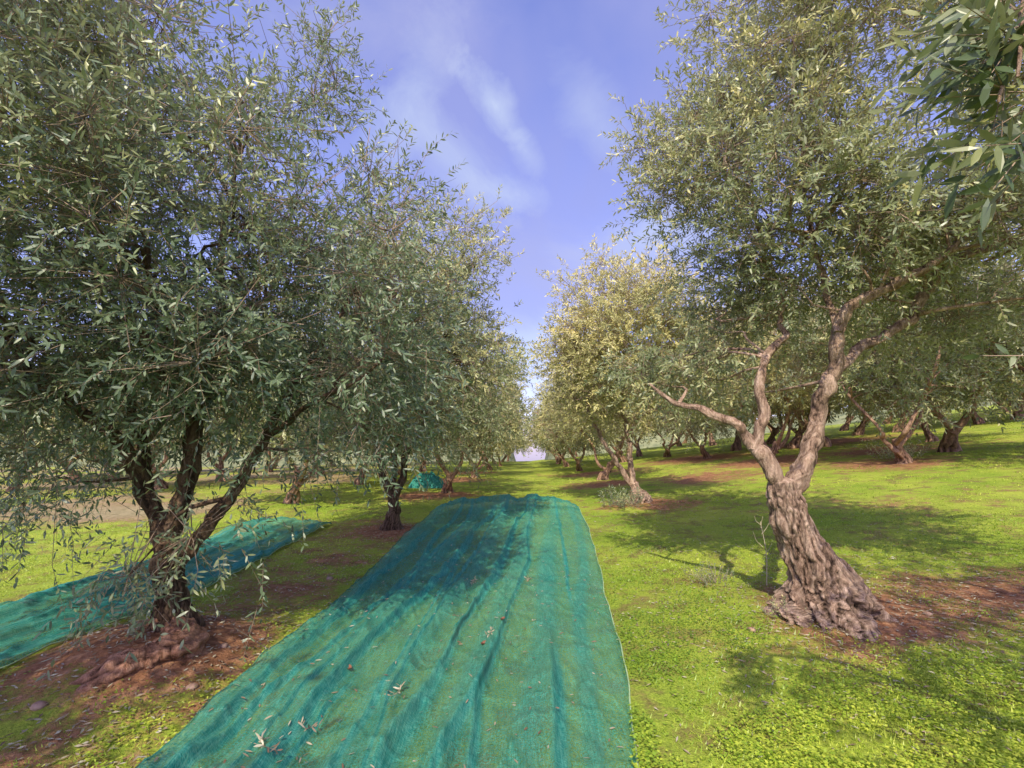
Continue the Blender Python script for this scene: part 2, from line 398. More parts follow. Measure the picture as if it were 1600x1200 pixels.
tx = np.linspace(-1, 1, nx); ty = np.linspace(-1, 1, ny)
xs = 1.1*np.sinh(7*tx); ys = 3.2+1.1*np.sinh(7*ty)
X, Y = np.meshgrid(xs, ys); x_, y_ = X.ravel(), Y.ravel(); Z = gz(x_, y_)
b = Buf(); i = np.arange(ny-1)[:, None]*nx; j = np.arange(nx-1)[None]
b.add(np.stack([x_, y_, Z], 1), np.stack([i+j, i+j+1, i+nx+j+1, i+nx+j], -1).reshape(-1, 4))
g = b.build('ground', M['ground'], vattr={'soil': soil(x_, y_), 'field': field(x_, y_)}); tag(g, kind='structure')
for nm, t0, t1, hh, sd_ in (('hills', -68, 1.9, 9.0, 1), ('hills', 2.7, 74, 16.0, 2)):
    na, nr = 300, 14; A, Rr = np.meshgrid(np.radians(np.linspace(t0, t1, na)), np.linspace(0, 1, nr)); a_, r_ = A.ravel(), Rr.ravel()
    hgt = hh+(16*sm(.45, 1.0, a_) if sd_ == 2 else 0)
    e = np.clip(np.minimum(a_-math.radians(t0), math.radians(t1)-a_)/.05, 0, 1); dist = 150+r_*90
    zz = -16+(hgt+16+2.2*n2(a_*14, a_*0, 1, 4, sd_))*(np.sin(r_*math.pi*.5))*sm(0, 1, e)+.9*n2(a_*150, r_*9, 1, 3, 3)*r_*e
    b = Buf(); i = np.arange(nr-1)[:, None]*na; j = np.arange(na-1)[None]
    b.add(np.stack([np.sin(a_)*dist, np.cos(a_)*dist, zz], 1), np.stack([i+j, i+j+1, i+na+j+1, i+na+j], -1).reshape(-1, 4)); tag(b.build(nm, M['hill']), kind='structure')
# grass
N1 = 240000
yy = np.exp(rs.uniform(math.log(1.5), math.log(22), N1)); xx = rs.uniform(-1.2, 1.2, N1)*yy
patch = n2(xx, yy, 1.5, 4, 4.4)
m = (rs.rand(N1) > soil(xx, yy)*1.2+.02) & ~in_net(xx, yy, -.02); m &= (patch+rs.normal(0, .12, N1) > -.10)
xx, yy = xx[m], yy[m]; n = len(xx); zz = gz(xx, yy)
h = rs.uniform(.010, .034, n)*(1+.7*n2(xx, yy, .9, 2, 8)); w = (.0022+.0009*yy)*rs.uniform(.7, 1.3, n)
an = rs.uniform(0, 6.283, n); d = norm(np.stack([np.cos(an)*.9, np.sin(an)*.9, rs.uniform(.4, 1.3, n)], 1))
gb = Buf(); base_r = np.clip(.5+1.2*n2(xx, yy, .8, 3, 1.1), 0, 1)
sd = np.stack([np.sin(an+1.3), np.cos(an+1.3), np.zeros(n)], 1)
p = np.stack([xx, yy, zz-.004], 1)
V = np.stack([p-sd*w[:, None], p+sd*w[:, None], p+d*h[:, None]*1.25], 1).reshape(-1, 3)
gb.add(V, np.arange(n)[:, None]*3+np.arange(3)[None], np.clip(base_r*.6+.4*rs.rand(n), 0, 1))
N2_ = 200000
yy = np.exp(rs.uniform(math.log(1.5), math.log(9), N2_)); xx = rs.uniform(-1.2, 1.2, N2_)*yy
m = (rs.rand(N2_) > soil(xx, yy)*1.3+.02) & ~in_net(xx, yy, -.02) & (n2(xx, yy, 2.2, 4, 6.4)+rs.normal(0, .08, N2_) > -.03)
xx, yy = xx[m], yy[m]; n = len(xx); zz = gz(xx, yy)
p = np.stack([xx, yy, zz+rs.uniform(.008, .045, n)*(1+1.2*n2(xx, yy, 2.2, 2, 6.4))], 1); an = rs.uniform(0, 6.283, n)
d = norm(np.stack([np.cos(an), np.sin(an), rs.uniform(-.1, .5, n)], 1))
leaves(gb, p, d, norm(np.stack([rs.normal(0, .3, n), rs.normal(0, .3, n), np.ones(n)], 1)), rs.uniform(.010, .024, n), rs.uniform(.010, .020, n), np.clip(.2+.5*rs.rand(n)+.7*n2(xx, yy, .8, 3, 1.1), 0, 1))
tag(gb.build('grass', M['grass'], smooth=False), 'short bright green grass and clover covering the grove floor', 'grass', kind='stuff')
def litter(n, f, ll=.05):
    lb = Buf(); xy = f(n); x, y = xy[:, 0], xy[:, 1]
    z = gz(x, y)+.014; an = rs.uniform(0, 6.283, len(x))
    d = norm(np.stack([np.cos(an), np.sin(an), rs.uniform(-.1, .25, len(x))], 1))
    leaves(lb, np.stack([x, y, z], 1), d, norm(np.stack([rs.normal(0, .4, len(x)), rs.normal(0, .4, len(x)), np.ones(len(x))], 1)), rs.uniform(.6, 1.1, len(x))*ll, rs.uniform(.009, .014, len(x)), rs.rand(len(x)))
    return lb
def lf(n):
    c = np.array([(-2.6, 3.7, .9), (3.0, 4.2, .9), (-2.4, 6, 1.0), (2.8, 3.6, .9), (-2.2, 8.6, .9), (4.4, 4.6, .9), (3.2, 10.8, 1.2), (2.4, 5.5, 1.6), (3.5, 7.5, 1.8), (-2.5, 2.6, .8)])
    k = rs.randint(0, len(c), n); return c[k, :2]+rs.normal(0, 1, (n, 2))*c[k, 2:]
lb = litter(14000, lf)
tag(lb.build('leaf_litter', M['litter'], smooth=False), 'dry fallen olive leaves scattered over the bare soil under the trees', 'leaf litter', kind='stuff')
# ------------------------------------------------------------------ nets
def make_net(name, label, y0, y1, fl, fr, folds, seed, nu=150, nv=420, endlift=.0, group=None, wr=1.0, broad=()):
    U, Vv = np.meshgrid(np.linspace(0, 1, nu), np.linspace(0, 1, nv)); u = U.ravel(); v = Vv.ravel()
    v2 = v**1.35; yend = y1+.5*n2(u*3, u*0, 1.0, 2, seed)-(1.5*(1-u)**3+.5*u**7 if endlift > .1 else 0)
    y = y0+(yend-y0)*v2
    xl, xr = fl(y)+.09*n2(y, y*0, 1.1, 3, seed+1.5), fr(y)+.05*n2(y, y*0, 1.3, 3, seed+2.5)
    h = np.zeros_like(u); lay = np.zeros_like(u); shift = np.zeros_like(u)
    for (u0, u1, hh, w, va, vb) in folds:
        c = u0+(u1-u0)*v+.07*n2(v*5, v*0, 1.0, 3, u0*31)
        wl = w*(1+.7*n2(v*7, v*0, 1, 2, u0*13+4))
        k = sm(va-.06, va+.05, v)*(1-sm(vb-.05, vb+.06, v)); q = (u-c)/wl
        h += .7*hh*k*np.exp(-np.abs(q)**1.4)*(1+.5*n2(v*14, v*0, 1, 2, u1*17))*(1-.6*sm(.85, 1, v))
        lay = np.maximum(lay, k*np.exp(-np.abs((q-.9)/1.2)**4)*.9)
        shift += k*w*1.1*np.exp(-q*q)
    for (u0, u1, hh, w) in broad:
        c = u0+(u1-u0)*v+.08*n2(v*3, v*0, 1.0, 2, u0*23); q = (u-c)/w
        h += hh*np.exp(-q*q)*(1+.6*n2(v*6, v*0, 1, 2, u1*11))
        lay = np.maximum(lay, .45*np.exp(-(q/.8)**4))
    x = xl+(xr-xl)*np.clip(u+shift*.6*np.sin(u*math.pi), 0, 1)
    z = gz(x, y)+.04+h+.02*wr*n2(x*3.5, y*1.1, 1.4, 3, 2.2)+.011*wr*n2(x, y*.6, 9, 3, 5)
    for k_, (sx, sy, ox, am, sh_) in enumerate(((3, .6, .9, .018, 5), (5, .9, -1.1, .015, 6), (7, 1.4, .5, .012, 6), (4, 2.5, 2.0, .014, 6))):
        z += am*wr*np.clip(1-np.abs(n2(x*sx+y*ox, y*sy-x*.5, 1.1, 2, 8.8+k_*3))*sh_, 0, 1)
    if endlift:
        z += endlift*sm(.84, .975, v)*(.6+.7*n2(u*3.2, v*1.5, 1.0, 2, 4.5))*(1-.85*sm(.975, 1, v))*(1 if endlift < .1 else .25+.75*sm(0, .2, np.minimum(u, 1-u)))
        lay = np.maximum(lay, .6*sm(.9, .98, v)*(n2(u*5, v*6, 1, 3, 6.6) > -.1))
    e = np.minimum(u, 1-u); z -= .03*(1-sm(0, .02, e))
    root = empty(name, (0.5*(fl(y0)+fr(y0)), y0, g1(0, y0)), label, 'net', group)
    off = np.array(root.location)
    b = Buf(); i = np.arange(nv-1)[:, None]*nu; j = np.arange(nu-1)[None]
    b.add(np.stack([x, y, z], 1), np.stack([i+j, i+j+1, i+nu+j+1, i+nu+j], -1).reshape(-1, 4))
    b.build('netting', M['net'], root, off, vattr={'layers': np.clip(lay+.25*n2(x*2, y*.5, 1, 2, 3.3), 0, 1)})
    G = np.stack([x, y, z], 1).reshape(nv, nu, 3)
    for k in (0, nu-1):
        hb = Buf(); tube(hb, G[::2, k]+np.array([0, 0, .006]), np.full(len(G[::2]), .005), 6, rough=.2)
        hb.build('hem', M['hem'] if k else M['net'], root, off)
    return root, G
folds = [(.10, .16, .05, .013, 0, 1), (.20, .38, .06, .016, 0, .9), (.40, .30, .03, .009, .1, .6), (.40, .60, .085, .018, 0, 1.0), (.52, .72, .045, .010, .2, 1.0),
         (.62, .70, .04, .009, 0, .4), (.83, .74, .07, .011, 0, .38), (.78, .86, .02, .008, .5, 1), (.26, .50, .04, .010, .5, 1), (.05, .10, .05, .013, .2, .8), (.17, .26, .035, .010, .5, 1), (.3, .2, .03, .009, 0, .35), (.45, .42, .03, .007, .1, .5), (.14, .3, .03, .008, 0, .4)]
broad = [(.15, .3, .05, .045), (.36, .5, .07, .045), (.55, .68, .05, .04), (.72, .8, .04, .05), (.92, .93, .03, .03), (.02, .08, .04, .05)]
net1, G1 = make_net('harvest_net', 'wide teal harvest net spread flat down the middle of the lane', .7, 11.9, NET_L, NET_R, folds, 1, 260, 560, .30, 'teal harvest nets', 1.0, broad)
folds2 = [(.1, .2, .04, .04, 0, 1), (.3, .25, .05, .05, 0, 1), (.5, .55, .05, .04, 0, 1), (.7, .62, .05, .05, 0, .9), (.85, .9, .03, .03, 0, 1)]
net2, G2 = make_net('harvest_net', 'narrow teal net lying on the ground behind the forked left tree', 1.6, 9.4, lambda y: np.interp(y, [1.6, 3.4, 9.4], [-4.9, -4.95, -4.95]), lambda y: np.interp(y, [1.6, 3.4, 9.4], [-3.35, -3.4, -3.45]), folds2, 5, 110, 320, .09, 'teal harvest nets', .9, [(.2, .3, .06, .12), (.6, .5, .06, .12)])
pc = place(667, 762)
root = empty('harvest_net', pc, 'small dark teal net bundled up at the far end of the left tree row', 'net', 'teal harvest nets')
nu, nv = 70, 50; U, Vv = np.meshgrid(np.linspace(-1, 1, nu), np.linspace(-1, 1, nv)); u = U.ravel(); v = Vv.ravel()
hx = u*.62; hy = v*.35
z = .62*np.clip(1-np.maximum(abs(u), abs(v))**3, 0, 1)*(.72+.3*n2(u*3, v*3, 1, 3, 2)+.22*np.abs(n2(u*14, v*2, 1, 2, 7)))
b = Buf(); i = np.arange(nv-1)[:, None]*nu; j = np.arange(nu-1)[None]
b.add(np.stack([hx, hy, z-.03], 1), np.stack([i+j, i+j+1, i+nu+j+1, i+nu+j], -1).reshape(-1, 4))
b.build('netting', M['net'], root, vattr={'layers': np.ones(len(u))*.9})
# ------------------------------------------------------------------ hero trees
rowL = 'olive trees of the row left of the net'; rowR = 'olive trees of the row right of the net'
def camclear(dmin):
    return lambda b: np.linalg.norm(b-CAM, axis=1) > dmin
# R1
bR = place(1287, 952); YR = bR[1]
trunk = [(bR[0]+.03, bR[1], g1(bR[0], bR[1])-.15, .43)]+[(*P(px, py, YR+dy), r) for px, py, dy, r in
        [(1292, 935, .0, .36), (1278, 890, .0, .235), (1246, 835, 0, .165), (1228, 785, 0, .132), (1222, 752, 0, .11)]]
limbs = [Pl(YR, [(1232, 775, 0, .082), (1250, 738, 0, .084), (1272, 680, .05, .076), (1293, 610, .05, .07), (1308, 560, .0, .062), (1312, 505, -.1, .05), (1340, 468, -.2, .044), (1400, 440, -.3, .038), (1470, 405, -.4, .031), (1540, 330, -.4, .023)]),
         Pl(YR, [(1305, 580, .0, .048), (1345, 548, .1, .052), (1400, 515, .1, .048), (1440, 465, .1, .042), (1480, 410, .1, .037), (1560, 385, .1, .031), (1640, 365, .1, .024), (1760, 300, .2, .014)]),
         Pl(YR, [(1222, 775, 0, .08), (1200, 725, .0, .076), (1172, 692, .05, .06), (1135, 665, .1, .043), (1090, 643, .25, .032), (1050, 628, .4, .023), (1015, 600, .5, .012)]),
         Pl(YR, [(1178, 705, .05, .05), (1190, 650, .05, .05), (1184, 590, .1, .042), (1200, 550, .2, .036), (1225, 525, .3, .031), (1210, 450, .5, .024), (1180, 330, .6, .017), (1150, 200, .7, .010)]),
         Pl(YR, [(1308, 520, -.1, .034), (1290, 440, .1, .028), (1260, 330, .2, .022), (1270, 200, .3, .015), (1290, 80, .3, .009)])]
cx, cy = bR[0], bR[1]
lobR = [(cx+.95, cy+.2, 4.9, 1.8, 1.8, 1.8), (cx+.0, cy+.2, 4.4, 1.1, 1.2, 1.3), (cx+1.9, cy+.1, 3.6, 1.4, 1.3, 1.0), (cx+.1, cy+.5, 3.3, 1.0, .9, .5), (cx+.6, cy+.2, 6.4, 1.2, 1.3, 1.0), (cx+.3, cy-.6, 4.2, .9, .6, .9)]
extra = [P(1000, 230, 5.0), P(1045, 240, 5.0), P(1080, 290, 5.1), P(1100, 200, 5.1), P(1060, 560, 5.3), P(1000, 580, 5.4), P(1120, 560, 5.0), P(1150, 490, 5.2), P(1090, 490, 5.2), P(1035, 600, 5.3), P(1110, 420, 5.2), P(1200, 420, 5.3), P(1380, 580, 5.6), P(1480, 540, 5.6), P(1100, 590, 5.2), P(1560, 480, 5.2), P(1130, 520, 4.8), P(1240, 380, 4.6), P(1380, 380, 4.4), P(1300, 300, 4.4), P(1430, 330, 4.4), P(1160, 610, 5.4)]
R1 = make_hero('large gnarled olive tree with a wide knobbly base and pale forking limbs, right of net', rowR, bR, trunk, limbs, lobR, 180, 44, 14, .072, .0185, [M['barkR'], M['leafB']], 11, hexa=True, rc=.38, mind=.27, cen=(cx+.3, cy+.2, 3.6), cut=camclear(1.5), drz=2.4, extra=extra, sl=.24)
# L1
bL = place(268, 982); YL = bL[1]
trunk = [(bL[0]+.02, bL[1], g1(bL[0], bL[1])-.15, .18)]+[(*P(px, py, YL+dy), r) for px, py, dy, r in [(268, 965, 0, .135), (266, 920, 0, .105), (264, 880, 0, .11), (262, 848, 0, .105)]]
limbs = [Pl(YL, [(262, 860, 0, .07), (240, 805, 0, .07), (212, 745, -.05, .06), (175, 690, -.2, .05), (120, 640, -.3, .038), (60, 600, -.4, .03), (10, 520, -.5, .02)]),
         Pl(YL, [(262, 860, 0, .07), (280, 800, .0, .068), (285, 740, 0, .061), (305, 660, 0, .054), (325, 590, .1, .045), (345, 500, .2, .035), (350, 380, .2, .028), (370, 250, .2, .019), (380, 160, .2, .012)]),
         Pl(YL, [(272, 885, 0, .058), (305, 845, 0, .056), (345, 795, 0, .05), (388, 745, .05, .043), (420, 680, .1, .036), (455, 615, .2, .028), (500, 540, .3, .02), (560, 440, .4, .012)]),
         Pl(YL, [(240, 800, 0, .05), (225, 740, .1, .046), (215, 670, .2, .038), (190, 570, .3, .031), (160, 440, .3, .024), (150, 300, .3, .016)]),
         Pl(YL, [(300, 670, 0, .034), (270, 600, -.3, .03), (240, 500, -.6, .023), (230, 380, -.8, .015)]),
         Pl(YL, [(420, 680, .1, .024), (480, 640, -.1, .019), (540, 610, -.3, .014), (600, 560, -.4, .010)])]
cx, cy = bL[0], bL[1]
lobL = [(cx-.3, cy-.1, 3.7, 2.0, 1.8, 2.0), (cx+1.0, cy+.3, 3.0, .95, 1.1, 1.0), (cx-.9, cy-.8, 3.1, 1.5, 1.3, 1.3), (cx-.9, cy+.2, 5.0, 1.2, 1.3, 1.1), (cx+.7, cy-.2, 2.2, 1.0, .8, .45), (cx-1.4, cy+.2, 2.3, 1.2, 1.0, .6)]
def keepL(c):
    if c[2] < 1.7: return False
    if c[1] < .3: return True
    px, py = proj(c)
    if px > 275 and py < 150: return False
    return py > 1.0*(px-450)+140
extra = [P(505, 60, 4.6), P(525, 130, 4.6), P(490, 150, 4.4), P(300, 835, YL-.3), P(200, 900, YL-.3), P(60, 700, YL-.5), P(560, 660, YL), P(480, 700, YL), P(620, 640, YL+.4), P(20, 620, YL-.6), P(600, 330, 5), P(610, 420, 4.6), P(650, 480, 5), P(90, 745, YL+.2), P(140, 720, YL+.8), P(40, 780, YL+.3)]
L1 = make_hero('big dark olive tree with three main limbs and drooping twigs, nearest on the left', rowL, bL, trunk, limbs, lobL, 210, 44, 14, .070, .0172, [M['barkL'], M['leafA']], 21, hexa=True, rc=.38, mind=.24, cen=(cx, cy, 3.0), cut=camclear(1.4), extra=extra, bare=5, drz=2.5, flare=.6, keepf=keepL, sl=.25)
pr_ = place(205, 1045); b = Buf()
pts = catmull([pr_+np.array([-.28, -.14, -.12]), pr_+np.array([-.12, -.05, -.03]), pr_+np.array([.04, .12, .02]), pr_+np.array([.14, .3, .03]), np.array([bL[0], bL[1]-.02, g1(bL[0], bL[1])])], 60)
tube(b, pts, np.interp(np.linspace(0, 1, 60), [0, .3, .6, 1], [.05, .10, .11, .10]), 70, rough=.5, lobes=5, amp=np.full(60, .2), seed=4, nfreq=7, fine=.12, knob=np.full(60, .06))
o = b.build('root', M['rootb'], L1, bL*np.array([1, 1, 0])+np.array([0, 0, g1(bL[0], bL[1])])); o['label'] = 'reddish gnarled surface root'
# L2
b2 = place(612, 826); Y2 = b2[1]
trunk = [(b2[0], b2[1], g1(b2[0], b2[1])-.15, .22)]+[(*P(px, py, Y2+dy), r) for px, py, dy, r in [(612, 814, 0, .15), (617, 795, 0, .095), (613, 775, 0, .085)]]
limbs = [Pl(Y2, [(615, 783, 0, .07), (600, 745, 0, .065), (590, 700, .1, .058), (575, 640, .2, .045), (560, 560, .3, .035), (560, 480, .3, .02)]),
         Pl(Y2, [(615, 783, 0, .07), (630, 740, 0, .065), (645, 690, -.2, .055), (670, 620, -.3, .045), (690, 540, -.3, .035), (700, 440, -.3, .022)]),
         Pl(Y2, [(615, 778, 0, .05), (618, 700, .3, .05), (630, 620, .4, .04), (640, 500, .5, .03)])]
cx, cy = b2[0], b2[1]
lob = [(cx, cy, 3.7, 1.75, 1.8, 2.0), (cx+.5, cy-.3, 4.6, 1.3, 1.3, 1.5), (cx+1.15, cy-.2, 3.2, .95, 1.0, 1.3), (cx-.6, cy, 2.3, 1.3, 1.2, .8), (cx+.6, cy-.3, 2.1, 1.1, 1.0, .5)]
make_hero('dark trunked olive tree second along the left row, beside the net edge', rowL, b2, trunk, limbs, lob, 130, 31, 13, .098, .026, [M['barkL'], M['leafB']], 31, rc=.43, mind=.3, cen=(cx, cy, 3.0), bare=1, drz=2.6, twr=.003, flare=.8)
# R2
b3 = place(998, 784); Y3 = b3[1]
trunk = [(b3[0], b3[1], g1(b3[0], b3[1])-.15, .36)]+[(*P(px, py, Y3+dy), r) for px, py, dy, r in [(1000, 780, 0, .25), (994, 766, 0, .13), (990, 755, 0, .10)]]
limbs = [Pl(Y3, [(990, 760, 0, .075), (985, 715, 0, .066), (984, 680, 0, .06), (1003, 650, -.1, .054), (1040, 636, -.2, .042), (1075, 600, -.3, .03)]),
         Pl(Y3, [(992, 764, 0, .065), (966, 728, 0, .056), (942, 690, 0, .05), (922, 650, .1, .042), (910, 600, .2, .03), (905, 530, .2, .02)]),
         Pl(Y3, [(985, 690, 0, .05), (975, 650, .2, .046), (965, 590, .3, .038), (960, 500, .3, .024)])]
cx, cy = b3[0], b3[1]
lob = [(cx, cy, 4.2, 1.9, 1.9, 1.8), (cx-.9, cy, 3.6, 1.3, 1.3, 1.3), (cx-.4, cy-.2, 5.5, 1.3, 1.2, .8), (cx+1.2, cy, 3.8, 1.4, 1.4, 1.3)]
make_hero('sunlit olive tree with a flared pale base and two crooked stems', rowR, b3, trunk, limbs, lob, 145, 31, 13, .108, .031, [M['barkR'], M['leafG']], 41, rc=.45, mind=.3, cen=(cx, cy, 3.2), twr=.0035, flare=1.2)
# ------------------------------------------------------------------ generic variants
def variant(label, group, loc, seed, ncl, nspr, K, ll, lw, mats, H=6.0, W=2.25, twr=.004, low=1.25, tr=.6):
    rng = np.random.RandomState(seed); loc = np.array(loc, float)
    lean = rng.uniform(-.45, .45, 2); h0 = rng.uniform(.5, .85)
    trunk = [(0, 0, -.2, .40*tr), (lean[0]*.1, lean[1]*.1, .1, .27*tr), (lean[0]*.6, lean[1]*.6, .5*h0, .17*tr), (lean[0], lean[1], h0, .14*tr)]
    trunk = [(a+loc[0], b_+loc[1], c+loc[2], r) for a, b_, c, r in trunk]
    root = empty('olive_tree', loc, label, 'olive tree', group)
    tp = np.array(trunk); n = 30; pts = catmull(tp[:, :3], n); rr = catmull(np.stack([tp[:, 3]]*3, 1), n)[:, 0]
    b = Buf(); tube(b, pts, rr, 32, rough=.5, lobes=7, amp=.1+.3*np.exp(-np.linspace(0, 1, n)*3), seed=seed % 6, nfreq=5); b.build('trunk', mats[0], root, loc)
    skel = []; sr = []; nl = int(rng.choice([2, 2, 3])); a0 = rng.uniform(0, 6.28)
    for k in range(nl):
        a = a0+k*6.283/nl+rng.uniform(-.5, .5); o = rng.uniform(.5, .9)*W*.8; t = tp[-1, :3]-np.array([0, 0, .1+.12*k])
        dx = np.array([math.cos(a), math.sin(a), 0])
        lp = [t, t+dx*o*.3+np.array([0, 0, .4])+rng.normal(0, .06, 3), t+dx*o*.5+np.array([0, 0, 1.0])+rng.normal(0, .13, 3), t+dx*o*.9+np.array([0, 0, 1.9])+rng.normal(0, .2, 3), t+dx*o+np.array([0, 0, 3.0])]
        m = 26; pt = catmull(lp, m); r_ = np.linspace(.115*tr, .02, m); b = Buf(); tube(b, pt, r_, 12, rough=.4, seed=k, nfreq=6); b.build('limb', mats[0], root, loc)
        skel += list(pt[5:]); sr += list(r_[5:])
    lob = [(0, 0, H*.56, W, W, H*.33)]
    for k in range(5):
        a = rng.uniform(0, 6.28); lob.append((math.cos(a)*W*.6, math.sin(a)*W*.6, H*rng.uniform(.34, .78), W*.55, W*.55, H*.16))
    lob = [(l[0]+loc[0], l[1]+loc[1], l[2]+loc[2], *l[3:]) for l in lob]
    cl = sample_clumps(lob, ncl, .3, rng, lambda c: c[2]-loc[2] > low)
    grow(root, loc, skel, sr, cl, loc+np.array([0, 0, H*.45]), rng, mats, nspr, K, ll, lw, rc=.5, twr=twr, sl=.3, drz=loc[2]+2.2)
    return root
def copy_tree(src, loc, rz, sc, label, group):
    r = src.copy(); C.objects.link(r); r.location = loc; r.rotation_euler = (0, 0, rz); r.scale = sc; tag(r, label, 'olive tree', group)
    for ch in [c for c in bpy.data.objects if c.parent == src]:
        c2 = ch.copy(); C.objects.link(c2); c2.parent = r
    return r
def gp(x, y): return np.array([x, y, g1(x, y)])
rowRR = 'olive trees of the second row on the right slope'; rowR3 = 'olive trees high on the right slope'; rowLL = 'olive trees across the bare field on the left'
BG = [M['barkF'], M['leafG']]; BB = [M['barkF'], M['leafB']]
mid = [variant('slim olive tree third along the left row, in front of the bundled net', rowL, place(697, 770), 51, 110, 20, 10, .135, .040, BB),
       variant('dark trunked olive tree third along the right row, just behind the flared one', rowR, place(942, 750), 53, 115, 20, 10, .135, .040, BG, 6.3, 2.3),
       variant('bushy olive tree on the green slope behind the big gnarled tree', rowRR, place(1413, 724), 57, 130, 20, 10, .135, .040, BB, 6.0, 2.6, .004, 1.1)]
far = [variant('olive tree on the near side of the bare field, left background', rowLL, place(455, 786), 61, 84, 14, 8, .20, .072, BB, 5.8, 2.4, .006, .7),
       variant('olive tree with a leaning trunk at the upper edge of the green slope', rowR3, place(1457, 690), 67, 84, 14, 8, .20, .072, BG, 5.8, 2.5, .006, .7)]
rr_ = random.Random(5)
def add(src, p, label, group, s=1.0):
    k = s*rr_.uniform(.85, 1.12)
    copy_tree(src, p, rr_.uniform(0, 6.28), (k, k, k*rr_.uniform(.9, 1.08)), label, group)
add(mid[1], place(741, 746), 'olive tree fourth along the left row from the camera', rowL, .88)
add(far[0], place(765, 735), 'olive tree fifth along the left row from the camera', rowL, .88)
add(far[1], place(782, 729), 'olive tree sixth along the left row from the camera', rowL, .85)
add(mid[0], place(905, 736), 'olive tree fourth along the right row from the camera', rowR)
add(far[1], place(886, 729), 'olive tree fifth along the right row from the camera', rowR)
add(far[0], place(872, 725), 'olive tree sixth along the right row from the camera', rowR, .9)
add(mid[1], place(1200, 722), 'olive tree behind the left limb of the big gnarled tree', rowRR, 1.15)
add(mid[0], place(1105, 716), 'olive tree on reddish soil between the flared tree and the big gnarled tree', rowRR, 1.2)
add(mid[2], place(1043, 714), 'distant olive tree on reddish soil just right of the flared tree', rowRR, 1.15)
add(mid[1], place(1290, 698), 'olive tree on the slope just right of the gnarled trunk', rowR3, 1.35)
add(mid[0], place(1480, 706), 'olive tree in the middle of the slope, right of the bushy one', rowR3, 1.25)
add(mid[2], (12.4, 9.6, g1(12.4, 9.6)), 'rightmost olive tree of the slope, its crown entering at the photo edge', rowRR)
for k, (px, py) in enumerate([(1340, 680), (1150, 704), (1240, 700), (1530, 662), (975, 722), (1590, 655)]):
    add(far[k % 2], place(px, py), ['distant olive tree on the slope behind the bushy one', 'small distant olive tree right of the pair on reddish soil', 'distant olive tree behind the gnarled trunk fork', 'distant olive tree near the right edge of the slope', 'small distant olive tree behind the flared one', 'rightmost distant olive tree at the top of the slope'][k], rowR3, 1.4)
for k, (px, py) in enumerate([(345, 752), (560, 757), (250, 764), (120, 752), (20, 768), (500, 742), (420, 738), (620, 742), (190, 740), (660, 737), (290, 737)]):
    lab = ['olive tree in the bare field behind the right limb of the dark tree', 'olive tree in the field just left of the second row tree', 'olive tree in the field behind the dark tree trunk', 'olive tree in the field left of the dark tree trunk', 'leftmost olive tree across the bare field', 'small olive tree deep in the field, right of the dark tree', 'small olive tree deep in the field behind the narrow net end', 'small olive tree deep in the field behind the second row tree', 'small olive tree deep in the field at far left', 'small distant olive tree beside the bundled net', 'small distant olive tree behind the forked trunk'][k]
    add(far[k % 2], place(px, py), lab, rowLL, 1.15)
for (rxs, g_, nm) in (((-2.0, -1.5, -1.0, -.5), rowL, 'left row'), ((3.5, 4.1, 4.6, 5.2), rowR, 'right row')):
    for i_, yv in enumerate((36, 42, 48, 54)):
        add(far[i_ % 2], gp(rxs[i_], yv), 'tiny olive tree at the far end of the %s, %s of the last four' % (nm, ['nearest', 'second', 'third', 'farthest'][i_]), g_, 1.0)
for i_, (xa, ya) in enumerate([(-8.5, 34), (-14, 36), (-8.5, 42), (-20, 38), (9.5, 34), (9, 43), (16, 36), (23, 33), (15, 44), (29, 35), (-27, 36), (22, 43), (35, 40), (12, 52), (-8.5, 50), (19, 54), (28, 50), (40, 48), (7.5, 56), (33, 31), (29, 26), (25, 20.5), (38, 34), (-22, 27), (-29, 30), (21, 26), (15, 29)]):
    add(far[i_ % 2], gp(xa+rr_.uniform(-1, 1), ya+rr_.uniform(-1, 1)), 'background olive tree seen only as a patch of far foliage between the rows', 'background olive trees closing the view', 1.4)
add(mid[0], gp(-3.7, -1.6), 'olive tree of the left row standing beside the viewpoint, shading the grass', rowL, 1.0)
# R0
bx, by = 3.3, -.3; z0 = g1(bx, by)
trunk = [(bx, by, z0-.15, .35), (bx, by, z0+.2, .27), (bx-.1, by, z0+.7, .2), (bx-.12, by+.05, z0+1.05, .18)]
tp = np.array([bx-.12, by+.05, z0+.98])
limbs = [[(*tp, .1), (2.7, -.1, 1.9, .08), (2.2, .3, 2.5, .05), (1.75, .75, 2.75, .03), (1.35, 1.05, 2.65, .014)],
         [(*tp, .1), (3.5, -.4, 2.2, .08), (3.6, -.6, 3.5, .05), (3.5, -.5, 4.8, .02)],
         [(*tp, .1), (3.0, -.7, 2.2, .08), (2.6, -.9, 3.4, .05), (2.4, -.9, 4.4, .02)],
         [(*tp, .1), (3.7, .3, 2.2, .08), (3.9, .6, 3.3, .05), (3.6, .8, 4.5, .02)]]
outview = lambda c: c[0] > 1.15*max(c[1], -.2)+.55
inb = [P(px, py, Yd) for px, py, Yd in [(1590, 60, .95), (1560, 160, .92), (1610, 240, .88), (1540, 40, 1.05), (1615, 310, 1.0), (1520, 130, 1.1), (1590, 120, .85)]]
rng = np.random.RandomState(71); loc = np.array([bx, by, z0])
R0 = empty('olive_tree', loc, 'olive tree at the right edge with large close leaves in the top corner', 'olive tree', rowR)
n = 40; tpp = np.array(trunk); b = Buf(); tube(b, catmull(tpp[:, :3], n), catmull(np.stack([tpp[:, 3]]*3, 1), n)[:, 0], 48, rough=.4, lobes=8, amp=.1+.3*np.exp(-np.linspace(0, 1, n)*3), nfreq=5); b.build('trunk', M['barkR'], R0, loc)
sk = []; sr = []
